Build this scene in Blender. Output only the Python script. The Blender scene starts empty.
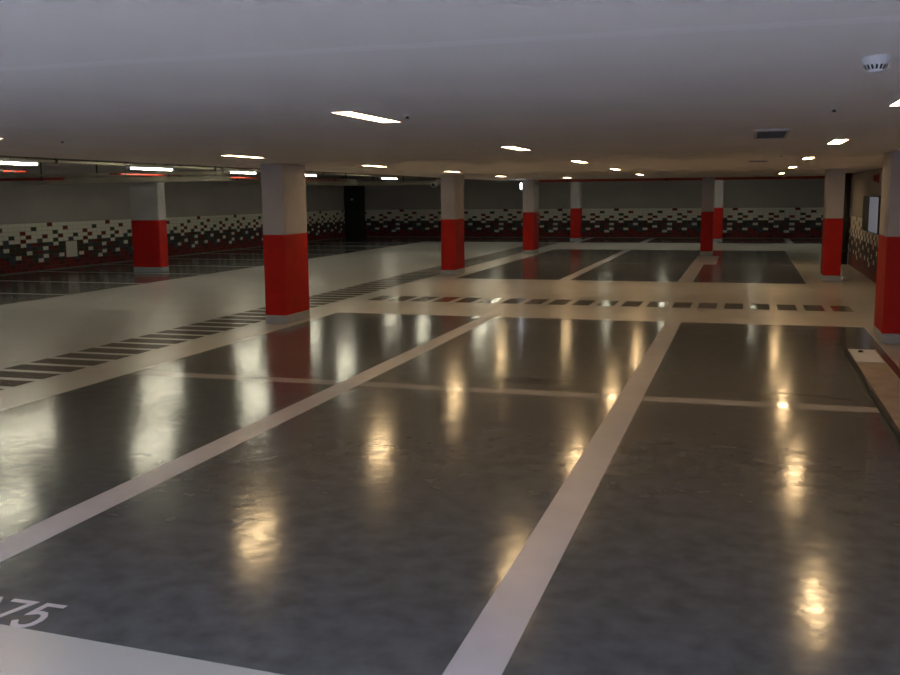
import bpy, bmesh, math, random
from mathutils import Matrix, Vector
random.seed(7)
S = bpy.context.scene
COL = S.collection
H = 2.3            # underside of the low plastered ceiling
HU = 2.78          # underside of the bare slab at the left and at the back
XL, XR, YB, YN = -17.3, 2.55, 41.3, -3.2

# ------------------------------------------------------------------ materials
def mat(name, base, rough=0.6, metal=0.0, spec=0.5, emit=None, estr=0.0, var=0.0, vscale=3.0,
        bump=0.0, bscale=8.0, stretch=(1, 1, 1), rvar=0.0, bump2=0.0, b2scale=2.0):
    m = bpy.data.materials.new(name); m.use_nodes = True
    nt = m.node_tree; nt.nodes.clear()
    out = nt.nodes.new('ShaderNodeOutputMaterial')
    p = nt.nodes.new('ShaderNodeBsdfPrincipled')
    nt.links.new(p.outputs[0], out.inputs[0])
    p.inputs['Base Color'].default_value = (*base, 1)
    p.inputs['Roughness'].default_value = rough
    p.inputs['Metallic'].default_value = metal
    p.inputs['Specular IOR Level'].default_value = spec
    if emit:
        p.inputs['Emission Color'].default_value = (*emit, 1)
        p.inputs['Emission Strength'].default_value = estr
    if var or bump or rvar or bump2:
        g = nt.nodes.new('ShaderNodeNewGeometry')
        mp = nt.nodes.new('ShaderNodeMapping'); mp.inputs['Scale'].default_value = stretch
        nt.links.new(g.outputs['Position'], mp.inputs['Vector'])
    def noise(sc, det):
        n = nt.nodes.new('ShaderNodeTexNoise'); n.inputs['Scale'].default_value = sc
        n.inputs['Detail'].default_value = det
        nt.links.new(mp.outputs[0], n.inputs['Vector']); return n
    if var:
        n = noise(vscale, 6)
        mx = nt.nodes.new('ShaderNodeMix'); mx.data_type = 'RGBA'
        mx.inputs[6].default_value = (*[max(0, c * (1 - var)) for c in base], 1)
        mx.inputs[7].default_value = (*[min(1, c * (1 + var)) for c in base], 1)
        vr = nt.nodes.new('ShaderNodeMapRange'); vr.inputs['From Min'].default_value = .32; vr.inputs['From Max'].default_value = .68
        nt.links.new(n.outputs['Fac'], vr.inputs['Value']); nt.links.new(vr.outputs[0], mx.inputs[0]); nt.links.new(mx.outputs[2], p.inputs['Base Color'])
    if rvar:
        n = noise(vscale * 1.7, 5)
        mr = nt.nodes.new('ShaderNodeMapRange')
        mr.inputs['From Min'].default_value = 0.3; mr.inputs['From Max'].default_value = 0.7
        mr.inputs['To Min'].default_value = max(0.02, rough - rvar); mr.inputs['To Max'].default_value = rough + rvar
        nt.links.new(n.outputs['Fac'], mr.inputs['Value']); nt.links.new(mr.outputs[0], p.inputs['Roughness'])
    last = None
    for st, sc in ((bump, bscale), (bump2, b2scale)):
        if st:
            n = noise(sc, 3)
            b = nt.nodes.new('ShaderNodeBump'); b.inputs['Strength'].default_value = 1.0
            b.inputs['Distance'].default_value = st
            nt.links.new(n.outputs['Fac'], b.inputs['Height'])
            if last: nt.links.new(last.outputs[0], b.inputs['Normal'])
            last = b
    if last: nt.links.new(last.outputs[0], p.inputs['Normal'])
    return m

M = {}
M['ceiling'] = mat('ceiling_paint', (.86, .82, .81), .85, var=.03, vscale=1.2, spec=.2)
M['slab'] = mat('slab_concrete', (.16, .155, .15), .9, var=.2, vscale=1.5)
M['wall'] = mat('wall_grey_paint', (.40, .37, .365), .8, var=.06, vscale=1.0, spec=.3)
M['grout'] = mat('grout', (.17, .16, .15), .8)
M['t_white'] = mat('tile_white', (.72, .71, .64), .5, spec=.25)
M['t_red'] = mat('tile_red', (.16, .012, .014), .5, spec=.25)
M['t_green'] = mat('tile_green', (.028, .045, .036), .5, spec=.25)
M['t_slate'] = mat('tile_slate', (.05, .062, .085), .5, spec=.25)
M['t_brown'] = mat('tile_brown', (.075, .018, .016), .5, spec=.25)
BW = dict(bump=.0018, bscale=5.0, stretch=(1, 1, 1), bump2=.0026, b2scale=1.7)
M['aisle'] = mat('floor_beige_epoxy', (.46, .445, .435), .30, var=.05, vscale=1.1, spec=.42, **BW)
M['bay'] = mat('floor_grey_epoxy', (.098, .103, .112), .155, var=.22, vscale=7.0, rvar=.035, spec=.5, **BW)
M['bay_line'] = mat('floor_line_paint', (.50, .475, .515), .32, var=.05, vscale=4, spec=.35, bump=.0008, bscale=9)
M['thin_line'] = mat('floor_thin_line_paint', (.45, .43, .42), .10, var=.08, vscale=4, bump=.0008, bscale=5)
M['hatch'] = mat('floor_hatch_paint', (.17, .16, .145), .12, var=.15, vscale=4, rvar=.05, bump=.0008, bscale=5)
M['stain'] = mat('floor_stain', (.030, .029, .028), .22, spec=.4)
M['col_grey'] = mat('column_grey_paint', (.46, .43, .455), .6, var=.05, vscale=3)
M['col_red'] = mat('column_red_paint', (.46, .014, .010), .6, var=.08, vscale=4, spec=.2)
M['col_plinth'] = mat('column_plinth_paint', (.36, .37, .41), .5, var=.05, vscale=6)
M['red_pipe'] = mat('red_pipe_paint', (.26, .016, .012), .45)
M['red_pipe_bright'] = mat('red_main_paint', (.42, .035, .02), .5)
M['duct'] = mat('duct_sheet', (.52, .48, .38), .55, var=.06, vscale=2)
M['white'] = mat('white_plastic', (.72, .73, .77), .45)
M['plate'] = mat('plate_baked_reflection', (.86, .89, .96), .35)  # near-white colour has the plate's bright reflection painted in
M['black'] = mat('black_plastic', (.012, .012, .013), .5)
M['steel'] = mat('galvanised_steel', (.50, .455, .41), .42, metal=.8, var=.15, vscale=6, bump=.002, bscale=6)
M['door'] = mat('door_black_paint', (.010, .012, .012), .5)
M['darkmetal'] = mat('dark_metal', (.05, .05, .055), .5, metal=.3)
M['vent'] = mat('vent_grille_paint', (.10, .105, .12), .6, spec=.2)
M['vent_frame'] = mat('vent_frame_paint', (.50, .51, .55), .5)
WARM = (1.0, .675, .34); COOL = (1.0, .95, .70)
M['lamp_warm'] = mat('lamp_diffuser_warm', (.8, .8, .8), .5, emit=WARM, estr=25)
M['lamp_mid'] = mat('lamp_diffuser_mid', (.8, .8, .8), .5, emit=(1.0, .70, .36), estr=26)
M['lamp_cool'] = mat('lamp_tube_cool', (.8, .8, .8), .5, emit=COOL, estr=17)
M['lamp_fill'] = mat('lamp_diffuser_fill', (.8, .8, .8), .5, emit=(.68, .80, 1.0), estr=76)  # for the added fill lights out of view above the camera
M['lamp_small'] = mat('lamp_small_white', (.8, .8, .8), .5, emit=(.9, .95, 1), estr=6)
M['pane'] = mat('window_pane_lit', (.5, .52, .56), .15, emit=(.75, .82, 1.0), estr=.07)

# ------------------------------------------------------------------ mesh helpers
def box(bm, x0, x1, y0, y1, z0, z1, bev=0.0, mi=0):
    vs = [bm.verts.new((x, y, z)) for z in (z0, z1) for y in (y0, y1) for x in (x0, x1)]
    fs = [bm.faces.new([vs[i] for i in q]) for q in
          ((0, 2, 3, 1), (4, 5, 7, 6), (0, 1, 5, 4), (2, 6, 7, 3), (0, 4, 6, 2), (1, 3, 7, 5))]
    for f in fs: f.material_index = mi
    if bev:
        es = list({e for f in fs for e in f.edges})
        bmesh.ops.bevel(bm, geom=es, offset=bev, segments=2, affect='EDGES', profile=.5)

def tube(bm, p0, p1, r, n=12, cap=True):
    p0, p1 = Vector(p0), Vector(p1); d = (p1 - p0).normalized()
    a = d.orthogonal().normalized(); b = d.cross(a)
    rings = []
    for p in (p0, p1):
        rings.append([bm.verts.new(p + (a * math.cos(t) + b * math.sin(t)) * r)
                      for t in (2 * math.pi * i / n for i in range(n))])
    for i in range(n):
        f = bm.faces.new((rings[0][i], rings[0][(i + 1) % n], rings[1][(i + 1) % n], rings[1][i])); f.smooth = True
    if cap:
        bm.faces.new(rings[0][::-1]); bm.faces.new(rings[1])

def lathe(bm, prof, c=(0, 0, 0), n=24):
    c = Vector(c); rings = []
    for r, z in prof:
        rings.append([bm.verts.new(c + Vector((r * math.cos(t), r * math.sin(t), z)))
                      for t in (2 * math.pi * i / n for i in range(n))] if r > 1e-6 else [bm.verts.new(c + Vector((0, 0, z)))])
    for a, b in zip(rings, rings[1:]):
        for i in range(n):
            q = [a[i % len(a)], a[(i + 1) % len(a)], b[(i + 1) % len(b)], b[i % len(b)]]
            q = list(dict.fromkeys(q))
            if len(q) > 2:
                f = bm.faces.new(q); f.smooth = True
    for ring, rev in ((rings[0], True), (rings[-1], False)):
        if len(ring) > 2: bm.faces.new(ring[::-1] if rev else ring)

def obj(name, bm, m, parent=None, loc=None):
    me = bpy.data.meshes.new(name)
    bmesh.ops.recalc_face_normals(bm, faces=bm.faces)
    bm.to_mesh(me); bm.free()
    for q in (m if isinstance(m, (list, tuple)) else [m]): me.materials.append(q)
    o = bpy.data.objects.new(name, me); COL.objects.link(o)
    if parent: o.parent = parent
    if loc: o.location = loc
    return o

def bobj(name, b, m, parent=None, bev=0.0):
    bm = bmesh.new(); box(bm, *b, bev=bev); return obj(name, bm, m, parent)

def struct(o):
    o['kind'] = 'structure'; return o

def thing(name, label, cat, loc=(0, 0, 0), group=None):
    o = bpy.data.objects.new(name, None); COL.objects.link(o); o.location = loc
    o.empty_display_size = .2
    return tag(o, label, cat, group)

def tag(o, label, cat, group=None):
    o['label'] = label; o['category'] = cat
    if group: o['group'] = group
    return o

def dup(root, loc, label):
    r = root.copy(); COL.objects.link(r); r.location = loc; r['label'] = label
    for ch in list(root.children):
        c = ch.copy(); COL.objects.link(c); c.parent = r
        for g in list(ch.children):
            d = g.copy(); COL.objects.link(d); d.parent = c
    return r

# ------------------------------------------------------------------ floor and its painted coatings
floor = struct(bobj('floor', (XL - .2, 4.7, YN - .2, YB + .2, -.3, 0), M['aisle']))

def poly_sheet(bm, pts, z0, z1):
    lo = [bm.verts.new((x, y, z0)) for x, y in pts]; hi = [bm.verts.new((x, y, z1)) for x, y in pts]
    bm.faces.new(hi)
    n = len(pts)
    for i in range(n): bm.faces.new((lo[i], lo[(i + 1) % n], hi[(i + 1) % n], hi[i]))

def sheet(name, x0, x1, y0, y1, m, z=.001):
    bm = bmesh.new()
    nx = max(1, int((x1 - x0) / 4)); ny = max(1, int((y1 - y0) / 4))
    box(bm, x0, x1, y0, y1, z - .0009, z)
    o = obj(name, bm, m, floor); return o

BX0, BX1 = -6.17, 1.58
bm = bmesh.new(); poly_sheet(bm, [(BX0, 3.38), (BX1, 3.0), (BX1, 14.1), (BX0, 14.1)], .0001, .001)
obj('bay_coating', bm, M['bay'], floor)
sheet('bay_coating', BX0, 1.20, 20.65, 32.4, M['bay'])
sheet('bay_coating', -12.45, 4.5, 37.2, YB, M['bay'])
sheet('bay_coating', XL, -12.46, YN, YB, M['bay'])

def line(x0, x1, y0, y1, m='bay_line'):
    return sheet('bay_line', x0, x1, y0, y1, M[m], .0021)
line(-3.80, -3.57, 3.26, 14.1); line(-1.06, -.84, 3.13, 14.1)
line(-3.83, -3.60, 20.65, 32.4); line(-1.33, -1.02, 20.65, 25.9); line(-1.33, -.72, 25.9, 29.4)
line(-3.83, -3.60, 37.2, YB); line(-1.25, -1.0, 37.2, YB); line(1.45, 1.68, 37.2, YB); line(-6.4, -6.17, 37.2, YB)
bmW = [(-6.17, -3.80), (-3.57, -1.06), (-.84, 1.12)]
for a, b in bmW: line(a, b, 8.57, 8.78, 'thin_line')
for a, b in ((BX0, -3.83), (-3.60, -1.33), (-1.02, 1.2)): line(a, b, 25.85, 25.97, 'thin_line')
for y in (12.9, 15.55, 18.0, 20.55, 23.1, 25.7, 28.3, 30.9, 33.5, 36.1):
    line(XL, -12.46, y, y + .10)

for k in range(78):
    y = 7.28 + .408 * k
    if y > 36.8: break
    sheet('hatch_bar', -7.70, -6.85, y, y + .29, M['hatch'], .0021)
for k in range(20):
    x = -6.42 + .4085 * k
    sheet('hatch_bar', x, x + .29, 15.93, 16.72, M['hatch'], .0021)

def stain(cx, cy, rx, ry, seed):
    r = random.Random(seed); bm = bmesh.new(); n = 26
    poly_sheet(bm, [(cx + rx * math.cos(t) * r.uniform(.55, 1), cy + ry * math.sin(t) * r.uniform(.45, 1))
                    for t in (2 * math.pi * i / n for i in range(n))], .0011, .0016)
    o = obj('stain', bm, M['stain'], floor); o['label'] = 'dark wet stain on the grey coating'
stain(-2.0, 9.25, .40, .22, 1)
bm = bmesh.new()
pts = [(.20, 9.02), (.28, 9.20), (.42, 9.23), (.55, 9.18), (.72, 9.17), (.84, 9.09), (.95, 9.06)]
for p, q in zip(pts, pts[1:]):
    d = Vector((q[0] - p[0], q[1] - p[1])).normalized() * .022; nrm = Vector((-d.y, d.x))
    poly_sheet(bm, [(p[0] - nrm.x, p[1] - nrm.y), (q[0] - nrm.x, q[1] - nrm.y), (q[0] + nrm.x, q[1] + nrm.y), (p[0] + nrm.x, p[1] + nrm.y)], .0011, .0017)
o = obj('stain', bm, M['stain'], floor); o['label'] = 'thin dark wavy water mark beside the cross line'
stain(.24, 9.0, .09, .15, 4)

# stencilled bay number, strokes drawn as bars
def stroke(bm, pts, w):
    P = [Vector(p) for p in pts]; L, Rr = [], []
    for i, p in enumerate(P):                       # one ribbon with mitred bends
        ds = []
        if i: ds.append((p - P[i - 1]).normalized())
        if i < len(P) - 1: ds.append((P[i + 1] - p).normalized())
        t = sum(ds, Vector((0, 0))).normalized(); n = Vector((-t.y, t.x))
        k = w / 2 / max(.45, n.dot(Vector((-ds[0].y, ds[0].x))))
        e = Vector((0, 0)) if len(ds) == 2 else ds[0] * w / 2 * (1 if i else -1)
        L.append(tuple(p + n * k + e)); Rr.append(tuple(p - n * k + e))
    for i in range(len(P) - 1):
        poly_sheet(bm, [Rr[i], Rr[i + 1], L[i + 1], L[i]], .0011, .0021)
def digit(pts, ox, oy, w=.112, h=.235, sw=.030):
    bm = bmesh.new(); stroke(bm, [(ox + u * w, oy + v * h) for u, v in pts], sw); return bm
D2 = [(.05, .78), (.25, .96), (.7, .96), (.92, .78), (.9, .62), (.05, .03), (.98, .03)]
D7 = [(.02, .96), (.95, .96), (.35, .02)]
D5 = [(.95, .96), (.22, .96), (.15, .55), (.45, .62), (.70, .60), (.88, .48), (.94, .32), (.88, .15), (.70, .05), (.45, .02), (.22, .05), (.05, .17)]
for d, ox in ((D2, -3.325), (D7, -3.160), (D5, -3.005)):
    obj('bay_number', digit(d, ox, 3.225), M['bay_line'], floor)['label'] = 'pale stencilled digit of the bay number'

# ------------------------------------------------------------------ walls
def tile_pattern():
    W, R, G, L, B = 0, 1, 2, 3, 4     # white, red, green, slate, brown
    g = [[W] * 12 for _ in range(12)]
    base = {5: 'GLRBGLLGBLGB', 6: 'BLGLLRBGLLBG', 7: 'GLBRLGBGLLGB', 8: 'RBGLGBLBRGLR', 9: 'BRGRLRBGRRLB', 10: 'RBRRBRRBRRBR', 11: 'BRRBRRRRBRRR'}
    code = dict(R=R, G=G, L=L, B=B)
    for r, s in base.items(): g[r] = [code[c] for c in s]
    def put(r, d):
        for c, v in d.items(): g[r][c] = v
    put(0, {5: R}); put(1, {2: G, 8: R}); put(2, {0: R, 6: G}); put(3, {1: R, 4: R, 7: R, 10: G})
    put(4, {0: R, 3: L, 6: G, 9: L})
    put(5, {6: W, 0: W}); put(6, {4: W, 9: W}); put(7, {1: W}); put(8, {7: W, 4: W, 11: W}); put(9, {3: W})
    return g
PAT = tile_pattern()
TM = [M['t_white'], M['t_red'], M['t_green'], M['t_slate'], M['t_brown'], M['grout']]

def tile_band(parent, u0, u1, phase, place, ztop=1.235):
    """tiles of 20 x 10 cm laid in straight courses, place(u, z, depth) -> xyz"""
    bm = bmesh.new(); g = .004
    k0 = math.floor((u0 - phase) / .2); k1 = math.ceil((u1 - phase) / .2)
    def quad(ua, ub, za, zb, d, mi):
        f = bm.faces.new([bm.verts.new(place(u, z, d)) for u, z in ((ua, za), (ub, za), (ub, zb), (ua, zb))])
        f.material_index = mi
    quad(u0, u1, 0, ztop, .006, 5)
    for k in range(k0, k1):
        ua, ub = max(u0, phase + k * .2), min(u1, phase + k * .2 + .2)
        if ub - ua < .03: continue
        for r in range(12):
            z1 = ztop - r * .1003; z0 = max(.03, z1 - .1003)
            quad(ua + g / 2, ub - g / 2, z0 + g / 2, z1 - g / 2, .010, PAT[r][k % 12])
    return obj('tile_band', bm, TM, parent)

wl = struct(bobj('wall_left', (XL - .2, XL, YN - .2, YB + .2, 0, HU + .2), M['wall']))
tile_band(wl, YN, YB, 20.0, lambda u, z, d: (XL + d, u, z))
wb = struct(bobj('wall_back', (XL, 4.7, YB, YB + .2, 0, HU + .2), M['wall']))
tile_band(wb, XL, 4.5, -6.34, lambda u, z, d: (u, YB - d, z))
wr = struct(bobj('wall_right', (XR, XR + .2, YN - .2, 26.7, 0, HU + .2), M['wall']))
tile_band(wr, YN, 26.7, .1, lambda u, z, d: (XR - d, u, z))
struct(bobj('wall_return', (XR + .2, 4.7, 26.5, 26.7, 0, HU + .2), M['wall']))
struct(bobj('wall_side', (4.5, 4.7, 26.7, YB, 0, HU + .2), M['wall']))
bm = bmesh.new()
box(bm, XL, -5.5, YN - .2, YN, 0, HU + .2); box(bm, 1.4, XR, YN - .2, YN, 0, HU + .2); box(bm, -5.5, 1.4, YN - .2, YN, 2.2, HU + .2)
struct(obj('wall_front', bm, M['wall']))
for nm, b in (('baseboard_left', (XL + .011, XL + .022, YN, YB, 0, .03)), ('baseboard_back', (XL + .03, 4.5, YB - .022, YB - .011, 0, .03)),
              ('baseboard_right', (XR - .022, XR - .011, YN, 26.7, 0, .03))):
    struct(bobj(nm, b, M['grout']))

# ceilings: a low plastered soffit, bare slab above
EX, EY = -7.75, 30.4
ceil = struct(bobj('ceiling', (EX, XR - .002, YN + .01, EY, H, H + .12), M['ceiling']))
bm = bmesh.new(); box(bm, EX, XR - .01, 2.97, 3.07, H - .0006, H + .001)
obj('joint_strip', bm, mat('joint_paint', (.90, .86, .86), .8), ceil)
struct(bobj('ceiling_slab', (XL - .2, 4.7, YN - .2, YB + .2, HU, HU + .2), M['slab']))

# black door in the far left corner
dr = struct(bobj('door_1', (XL + .02, -16.60, 40.5, YB - .03, 0.002, 2.30), M['door']))
bobj('door_leaf', (XL + .10, -16.66, 40.46, 40.5, .01, 2.20), M['door'], dr, .004)
bobj('door_sign', (-16.95, -16.83, 40.445, 40.46, 1.66, 1.74), M['vent_frame'], dr)
bm = bmesh.new(); tube(bm, (-16.74, 40.4, 1.0), (-16.74, 40.4, 1.14), .012); tube(bm, (-16.74, 40.4, 1.07), (-16.74, 40.46, 1.07), .012)
obj('door_handle', bm, M['darkmetal'], dr)

# lit window with a dark leaf in the right wall
wn = struct(bobj('window_1', (XR - .05, XR + .001, 20.95, 23.65, .98, 1.74), M['darkmetal']))
bobj('pane', (XR - .058, XR - .05, 21.0, 22.4, 1.0, 1.72), M['pane'], wn)
bobj('dark_pane', (XR - .058, XR - .05, 22.48, 23.6, 1.0, 1.72), M['black'], wn)

# ------------------------------------------------------------------ columns
def column(label, x, y, wx, wy, top):
    t = thing('column', label, 'column', (x + wx / 2, y + wy / 2, 0), 'red and grey columns')
    a, b = wx / 2, wy / 2
    bobj('shaft', (-a, a, -b, b, 1.29, top), M['col_grey'], t, .008)
    bobj('red_band', (-a - .002, a + .002, -b - .002, b + .002, .125, 1.292), M['col_red'], t, .008)
    bobj('plinth', (-a - .006, a + .006, -b - .006, b + .006, 0.0025, .127), M['col_plinth'], t, .006)
    return t
column('large red and grey column nearest on the left, beside the striped walkway', -6.66, 12.6, .33, .79, H)
column('red and grey column behind the big left one, with a small white camera near its top', -6.72, 21.35, .33, .79, H)
column('red and grey column far back with a small white lamp on its left corner', -6.63, 29.55, .33, .79, H)
column('thin far red and grey column by the tiled back wall, second from the left there', -6.62, 38.0, .33, .79, HU)
column('red and grey column cut off by the right edge of the photo, above the metal channel', 1.62, 12.6, .33, .79, H)
column('red and grey column on the right, beside the dark pipe at the wall end', 1.56, 21.3, .33, .79, H)
column('red and grey far column in the middle of the bays between two bay lines', -1.27, 29.55, .33, .79, H)
column('far column mostly hidden behind the middle far column, near the tiled wall', -1.18, 38.0, .33, .79, HU)
column('broad red and grey column by the left tiled wall, under the pale duct', -14.68, 20.9, .79, .33, HU)

# ------------------------------------------------------------------ recessed strip lights
def strip_light(label, m):
    t = thing('strip_light', label, 'ceiling light', (0, 0, H), 'recessed strip lights in the low ceiling')
    w, l = .060, .41
    bm = bmesh.new()
    for b in ((-w - .02, -w, -l - .02, l + .02), (w, w + .02, -l - .02, l + .02), (-w, w, -l - .02, -l), (-w, w, l, l + .02)):
        box(bm, *b, -.006, .02)
    obj('frame', bm, M['ceiling'], t)
    bm = bmesh.new(); box(bm, -w, w, -l, l, -.004, .015)
    obj('diffuser', bm, m, t)
    return t
NTH = ['nearest', 'second', 'third', 'fourth', 'fifth', 'sixth', 'seventh']
RY = [5.55, 9.95, 14.55, 19.4, 25.4]
MY = [5.55, 9.8, 14.2, 18.9, 24.3]
LY = [5.9, 10.2, 14.35, 18.6, 23.9]
proto = {}
def place(key, m, x, y, label):
    if key not in proto:
        proto[key] = strip_light(label, m); proto[key].location = (x, y, H); return proto[key]
    return dup(proto[key], (x, y, H), label)
for i, y in enumerate(RY):
    place('w', M['lamp_warm'], .80, y, '%s glowing strip light of the right-hand ceiling row, counted from the camera' % NTH[i])
for i, y in enumerate(MY):
    place('w', M['lamp_warm'], -2.2 - .018 * max(0, y - 6), y, '%s glowing strip light of the middle ceiling row, counted from the camera' % NTH[i])
for i, y in enumerate(LY):
    place('m', M['lamp_mid'], -5.6 if i < 4 else -5.93, y, '%s glowing strip light of the left ceiling row, counted from the camera' % NTH[i])
for i, (x, nm) in enumerate(((-5.6, 'left'), (-2.2, 'middle'), (.8, 'right-hand'))):
    for y, wh in ((1.25, 'just out of view above the camera'),):
        place('d', M['lamp_fill'], x, y, 'added cold white fill light in line with the %s ceiling row, %s' % (nm, wh))  # unseen lamps added to brighten and cool the near floor
place('m', M['lamp_mid'], -4.85, 27.3, 'faint far strip light at the back edge of the low ceiling')

# ------------------------------------------------------------------ suspended tube fixtures under the bare slab
def tube_light(label, loc, length=1.5, along='y'):
    t = thing('tube_light', label, 'tube light', loc, 'bare tube lights under the bare slab')
    h = length / 2
    bm = bmesh.new(); box(bm, -.05, .05, -h, h, .045, .09, .006); obj('housing', bm, M['white'], t)
    for s in (-1, 1):
        bm = bmesh.new(); tube(bm, (s * .035, -h + .03, .02), (s * .035, h - .03, .02), .016, 10); obj('tube', bm, M['lamp_cool'], t)
        bm = bmesh.new(); box(bm, -.052, .052, s * h - .012, s * h + .012, .0, .09, .003); obj('end_cap', bm, M['white'], t)
        bm = bmesh.new(); tube(bm, (0, s * h * .7, .088), (0, s * h * .7, HU - loc[2] - .001), .005, 8); obj('hanger', bm, M['darkmetal'], t)
    if along == 'x': t.rotation_euler.z = math.pi / 2
    return t
PY = [10.8, 14.5, 18.3, 23.2, 29.6]
pl = tube_light('nearest tube light of the inner left row, out past the left edge of the photo', (-10.0, PY[0], 2.55), 1.2)
plab = ['tube light of the inner left row hidden above the ceiling edge by the photo edge',
        'tube light of the inner left row hidden above the ceiling edge, before the broad column',
        'tube light of the inner left row hidden above the ceiling edge, behind the near column',
        'farthest tube light of the inner left row, hidden above the ceiling edge']
for y, lab in zip(PY[1:], plab): dup(pl, (-10.0, y, 2.55), lab)
QY = [14.2, 18.6, 22.5, 26.3, 33.4]
ql = ['blazing tube light at the left edge of the photo', 'blazing tube light hanging before the broad left column and the pale duct',
      'blazing tube light just left of the large near column', 'blazing tube light just right of the large near column',
      'small far tube light right of the black corner door']
q0 = tube_light(ql[0], (-12.5, QY[0], 2.44), 1.6)
for y, lab in zip(QY[1:], ql[1:]): dup(q0, (-12.5, y, 2.44), lab)
tube_light('tube light behind the low ceiling edge left of the far lamp column', (-8.0, 29.5, 2.36), 1.6)
b0 = tube_light('tube light hidden above the back ceiling edge on the right', (.30, 33.8, 2.52), 1.6)
dup(b0, (-4.65, 33.8, 2.52), 'tube light hidden above the back ceiling edge left of centre')
dup(b0, (-2.9, 36.6, 2.52), 'tube light hidden above the back ceiling edge in the centre')
dup(b0, (-9.3, 36.6, 2.52), 'added fill tube light hidden above the ceiling edge, before the black door')  # unseen tube, added only to brighten the far zone
dup(b0, (3.0, 36.6, 2.52), 'added fill tube light hidden behind the right column at the far end')  # another unseen tube added for more light at the back

# ------------------------------------------------------------------ pipes and ducts
def pipe(label, p0, p1, r, m, name='pipe', clamps=(), group=None):
    t = thing(name, label, 'pipe', p0, group)
    q = Vector(p1) - Vector(p0)
    bm = bmesh.new(); tube(bm, (0, 0, 0), q, r, 14); obj('pipe_run', bm, m, t)
    for f in clamps:
        c = q * f; d = q.normalized() * .03
        bm = bmesh.new(); tube(bm, c - d, c + d, r + .012, 14)
        if abs(q.z) < .1: tube(bm, c + Vector((0, 0, r)), Vector((c.x, c.y, HU - p0[2] - .001)), .006, 6)
        obj('clamp', bm, M['darkmetal'], t)
    return t
pipe('thick dark red pipe running along the back edge of the low ceiling', (-6.9, 31.3, 2.315), (4.3, 31.3, 2.315), .085, M['red_pipe_bright'], 'red_pipe', (.12, .4, .7))
pipe('thin red pipe under the tube light before the broad left column', (-12.75, 17.5, 2.345), (-12.75, 20.2, 2.345), .016, M['red_pipe_bright'], 'red_pipe', (.2, .8))
pipe('thin red pipe running past the tube lights on both sides of the near column', (-12.75, 21.2, 2.345), (-12.75, 30.0, 2.345), .018, M['red_pipe_bright'], 'red_pipe', (.1, .5, .9))
pipe('red pipe along the left edge of the low ceiling', (-8.3, 14.5, 2.37), (-8.3, 31.2, 2.37), .045, M['red_pipe'], 'red_pipe', (.2, .6))
pipe('dark red pipe crossing under the slab near the left edge of the photo', (-17.2, 18.0, 2.27), (-14.3, 18.0, 2.27), .03, M['red_pipe'], 'red_pipe', (.3, .8))
pipe('short red pipe hanging under the tube light at the left photo edge', (-12.75, 14.0, 2.335), (-12.75, 15.1, 2.335), .016, M['red_pipe_bright'], 'red_pipe', (.35, .6))
pipe('thin grey conduit above the tube lights by the left wall', (-13.6, 7.0, 2.60), (-13.6, 40.0, 2.60), .03, M['duct'], 'conduit', (.1, .3, .5, .7, .9))
pipe('dark vertical downpipe at the end of the right wall', (2.43, 26.55, .003), (2.43, 26.55, H - .002), .075, M['black'], 'downpipe', (.15, .5, .85))

def duct(label, x0, x1, y0, y1, z0, z1):
    t = thing('duct', label, 'duct', ((x0 + x1) / 2, (y0 + y1) / 2, z0))
    a, b, h = (x1 - x0) / 2, (y1 - y0) / 2, z1 - z0
    bm = bmesh.new(); box(bm, -a, a, -b, b, 0, h * .55, .004); obj('lower_tray', bm, M['duct'], t)
    bm = bmesh.new(); box(bm, -a, a, -b + .01, b, h * .62, h, .004); obj('upper_tray', bm, M['duct'], t)
    n = 4
    for i in range(n):
        x = -a + .3 + (2 * a - .6) * i / (n - 1)
        bobj('hanger', (x - .015, x + .015, -.015, .015, h * .54, HU - z0 - .001), M['darkmetal'], t)
    return t
duct('pale sheet duct across the slab above the broad left column', -17.28, -11.75, 20.35, 20.75, 2.22, 2.45)
duct('pale sheet duct under the slab right of the large near column', -17.28, -12.6, 30.2, 30.6, 2.22, 2.40)
duct('grey duct under the slab in front of the black corner door', -16.0, -11.5, 36.5, 36.9, 2.27, 2.42)

# ------------------------------------------------------------------ small ceiling fittings
t = thing('smoke_detector', 'white smoke detector on the low ceiling at the upper right', 'smoke detector', (.422, 3.83, H))
t.scale = (.86, .86, .86)
bm = bmesh.new(); lathe(bm, [(.062, 0), (.062, -.010), (.054, -.024), (.050, -.026)]); obj('base', bm, M['white'], t)
bm = bmesh.new(); lathe(bm, [(.050, -.026), (.046, -.034), (.034, -.060), (.030, -.063), (0, -.064)]); obj('sensor_head', bm, M['white'], t)
bm = bmesh.new()
for k in range(16):
    a = 2 * math.pi * k / 16
    c = Vector((math.cos(a) * .0405, math.sin(a) * .0405, -.046)); tb = Vector((-math.sin(a), math.cos(a), 0)) * .0042
    s = Vector((math.cos(a) * .007, math.sin(a) * .007, .0105))
    v = [bm.verts.new(c + p + Vector((math.cos(a), math.sin(a), 0)) * .0012) for p in (-tb - s, tb - s, tb + s, -tb + s)]
    bm.faces.new(v)
obj('slots', bm, M['black'], t)

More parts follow.
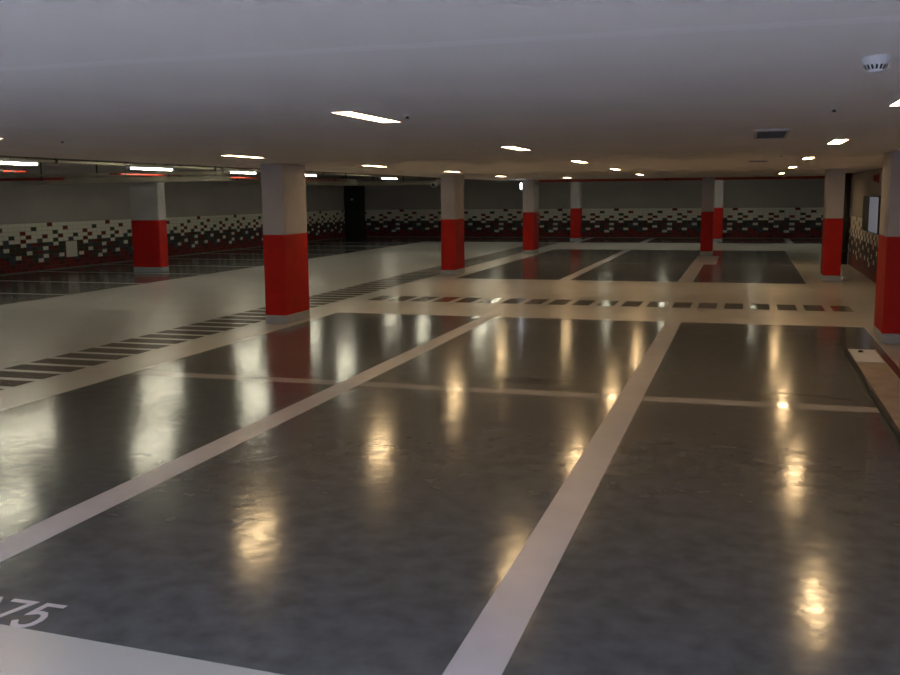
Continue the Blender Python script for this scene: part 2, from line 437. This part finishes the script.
def vent(label, x0, x1, y0, y1):
    t = thing('ceiling_vent', label, 'vent', ((x0 + x1) / 2, (y0 + y1) / 2, H))
    a, b = (x1 - x0) / 2, (y1 - y0) / 2
    bm = bmesh.new()
    for q in ((-a, a, -b, -b + .05), (-a, a, b - .05, b), (-a, -a + .02, -b + .05, b - .05), (a - .02, a, -b + .05, b - .05)):
        box(bm, *q, -.012, .004)
    obj('frame', bm, M['vent_frame'], t)
    bobj('backing', (-a + .02, a - .02, -b + .05, b - .05, -.003, .003), M['black'], t)
    n = max(4, int(b * 2 / .06))
    for i in range(n):
        y = -b + .06 + (2 * b - .12) * i / (n - 1)
        bm = bmesh.new(); box(bm, -a + .02, a - .02, y - .012, y + .012, -.010, -.003); obj('slat', bm, M['vent'], t)
    return t
vent('rectangular grey ceiling vent with pale frame, larger and nearer of two', .04, .30, 7.85, 8.95)
vent('thin far ceiling vent beyond the larger grille', .0, .28, 15.2, 15.7)

def sprinkler(label, x, y):
    t = thing('sprinkler', label, 'sprinkler', (x, y, H), None)
    bm = bmesh.new(); lathe(bm, [(.030, .004), (.030, -.004), (.014, -.008)], n=18); obj('rosette', bm, M['ceiling'], t)
    bm = bmesh.new(); tube(bm, (0, 0, -.006), (0, 0, -.018), .008, 10); lathe(bm, [(.014, -.018), (.014, -.021), (0, -.022)], n=14); obj('head', bm, M['darkmetal'], t)
sprinkler('small sprinkler in the ceiling right of the nearest middle strip light', -1.94, 5.52)
sprinkler('small sprinkler in the ceiling above the second left-row strip light', -5.2, 13.2)
sprinkler('small sprinkler in the ceiling at the upper left, over the tiled wall', -5.35, 6.75)
sprinkler('small sprinkler ring in the ceiling between the two vents', .40, 13.2)
sprinkler('small sprinkler in the ceiling left of the nearest right-row strip light', .46, 6.05)

# small white camera on the second column, emergency lamp on the third, red sounder at the right wall
t = thing('security_camera', 'small white camera at the top left corner of the second left column', 'camera', (-6.724, 21.42, 2.10))
bm = bmesh.new(); tube(bm, (0, 0, .06), (-.10, -.04, .03), .014, 10); obj('bracket', bm, M['white'], t)
bm = bmesh.new(); tube(bm, (-.08, .04, .05), (-.14, -.16, -.03), .062, 16); obj('body', bm, M['white'], t)
bm = bmesh.new(); tube(bm, (-.14, -.16, -.03), (-.1415, -.165, -.032), .045, 16); obj('lens', bm, M['black'], t)
t = thing('wall_lamp', 'small glowing white lamp on the left corner of the far lamp column', 'lamp', (-6.63, 29.62, 2.10))
bm = bmesh.new(); box(bm, -.04, .0, -.07, .07, -.11, .11, .01); obj('base', bm, M['white'], t)
bm = bmesh.new(); box(bm, -.10, -.04, -.06, .06, -.10, .10, .02); obj('lamp_cover', bm, M['lamp_small'], t)
t = thing('alarm_sounder', 'small red alarm sounder high on the right wall', 'alarm', (XR, 21.6, 2.10))
bm = bmesh.new(); box(bm, -.03, 0, -.09, .09, -.09, .09, .01); obj('base', bm, M['red_pipe'], t)
bm = bmesh.new(); box(bm, -.10, -.03, -.06, .06, -.06, .06, .02); obj('horn', bm, M['red_pipe'], t)
t = thing('access_panel', 'pale square access panel low in the left tiled wall', 'panel', (XL + .0105, 21.9, .51))
bm = bmesh.new(); box(bm, -.004, .012, -.22, .22, -.21, .21, .003); obj('panel_door', bm, M['t_white'], t)
bm = bmesh.new(); tube(bm, (.012, .16, 0), (.022, .16, 0), .012, 10); obj('latch', bm, M['steel'], t)

# ------------------------------------------------------------------ long metal channel lying at the right
t = thing('metal_channel', 'long shiny open metal channel lying on the floor along the right bay edge', 'channel', (1.30, 8.6, .0026))
a, b = .155, 3.2
bm = bmesh.new()
box(bm, -a, a, -b, b, .03, .036); box(bm, a - .008, a, -b, b, 0, .05)
obj('channel_body', bm, M['steel'], t)
bm = bmesh.new(); box(bm, -a - .014, -a, -b, b, 0, .07, .003); obj('shadow_edge', bm, M['black'], t)  # black strip standing in for the shadow along the channel's left side
bm = bmesh.new(); box(bm, -a + .008, a - .008, b - .85, b, .037, .042, .002); obj('end_plate', bm, M['plate'], t)
bm = bmesh.new(); lathe(bm, [(.028, .042), (.028, .055), (.012, .062), (0, .062)], (-.02, b - .2, 0), 12); obj('bolt', bm, M['black'], t)

# ------------------------------------------------------------------ bluish fill light added behind the camera
ld = bpy.data.lights.new('rear_fill', 'AREA'); ld.shape = 'RECTANGLE'; ld.size = 5.0; ld.size_y = 2.0
ld.energy = 56; ld.color = (.70, .78, 1.0)  # added area light, cools and lifts the near ceiling and columns
lo = bpy.data.objects.new('rear_fill', ld); COL.objects.link(lo)
lo.location = (-1.2, YN + .05, 1.15); lo.rotation_euler = (math.pi / 2, 0, 0)
W = bpy.data.worlds.new('World'); S.world = W; W.use_nodes = True
W.node_tree.nodes['Background'].inputs[0].default_value = (.45, .55, .75, 1)
W.node_tree.nodes['Background'].inputs[1].default_value = .3

# ------------------------------------------------------------------ camera
F, yaw, pit, rol, hc = 965.8149, .29672614, .14564450, -.00918489, 1.8240685
fwd = Vector((-math.sin(yaw), math.cos(yaw), 0)); rgt = Vector((math.cos(yaw), math.sin(yaw), 0)); up = Vector((0, 0, 1))
f2 = fwd * math.cos(pit) - up * math.sin(pit); u2 = up * math.cos(pit) + fwd * math.sin(pit)
r3 = rgt * math.cos(rol) + u2 * math.sin(rol); u3 = u2 * math.cos(rol) - rgt * math.sin(rol)
cd = bpy.data.cameras.new('camera'); cam = bpy.data.objects.new('camera', cd); COL.objects.link(cam)
cd.sensor_width = 36; cd.lens = F * 36 / 900; cd.clip_start = .05; cd.clip_end = 200
cam.matrix_world = Matrix(((r3.x, u3.x, -f2.x, 0), (r3.y, u3.y, -f2.y, 0), (r3.z, u3.z, -f2.z, hc), (0, 0, 0, 1)))
S.camera = cam
S.cycles.denoising_input_passes = 'RGB_ALBEDO'
S.view_settings.view_transform = 'Standard'; S.view_settings.look = 'None'
S.view_settings.exposure = .72; S.view_settings.gamma = 1; S.view_settings.use_curve_mapping = False
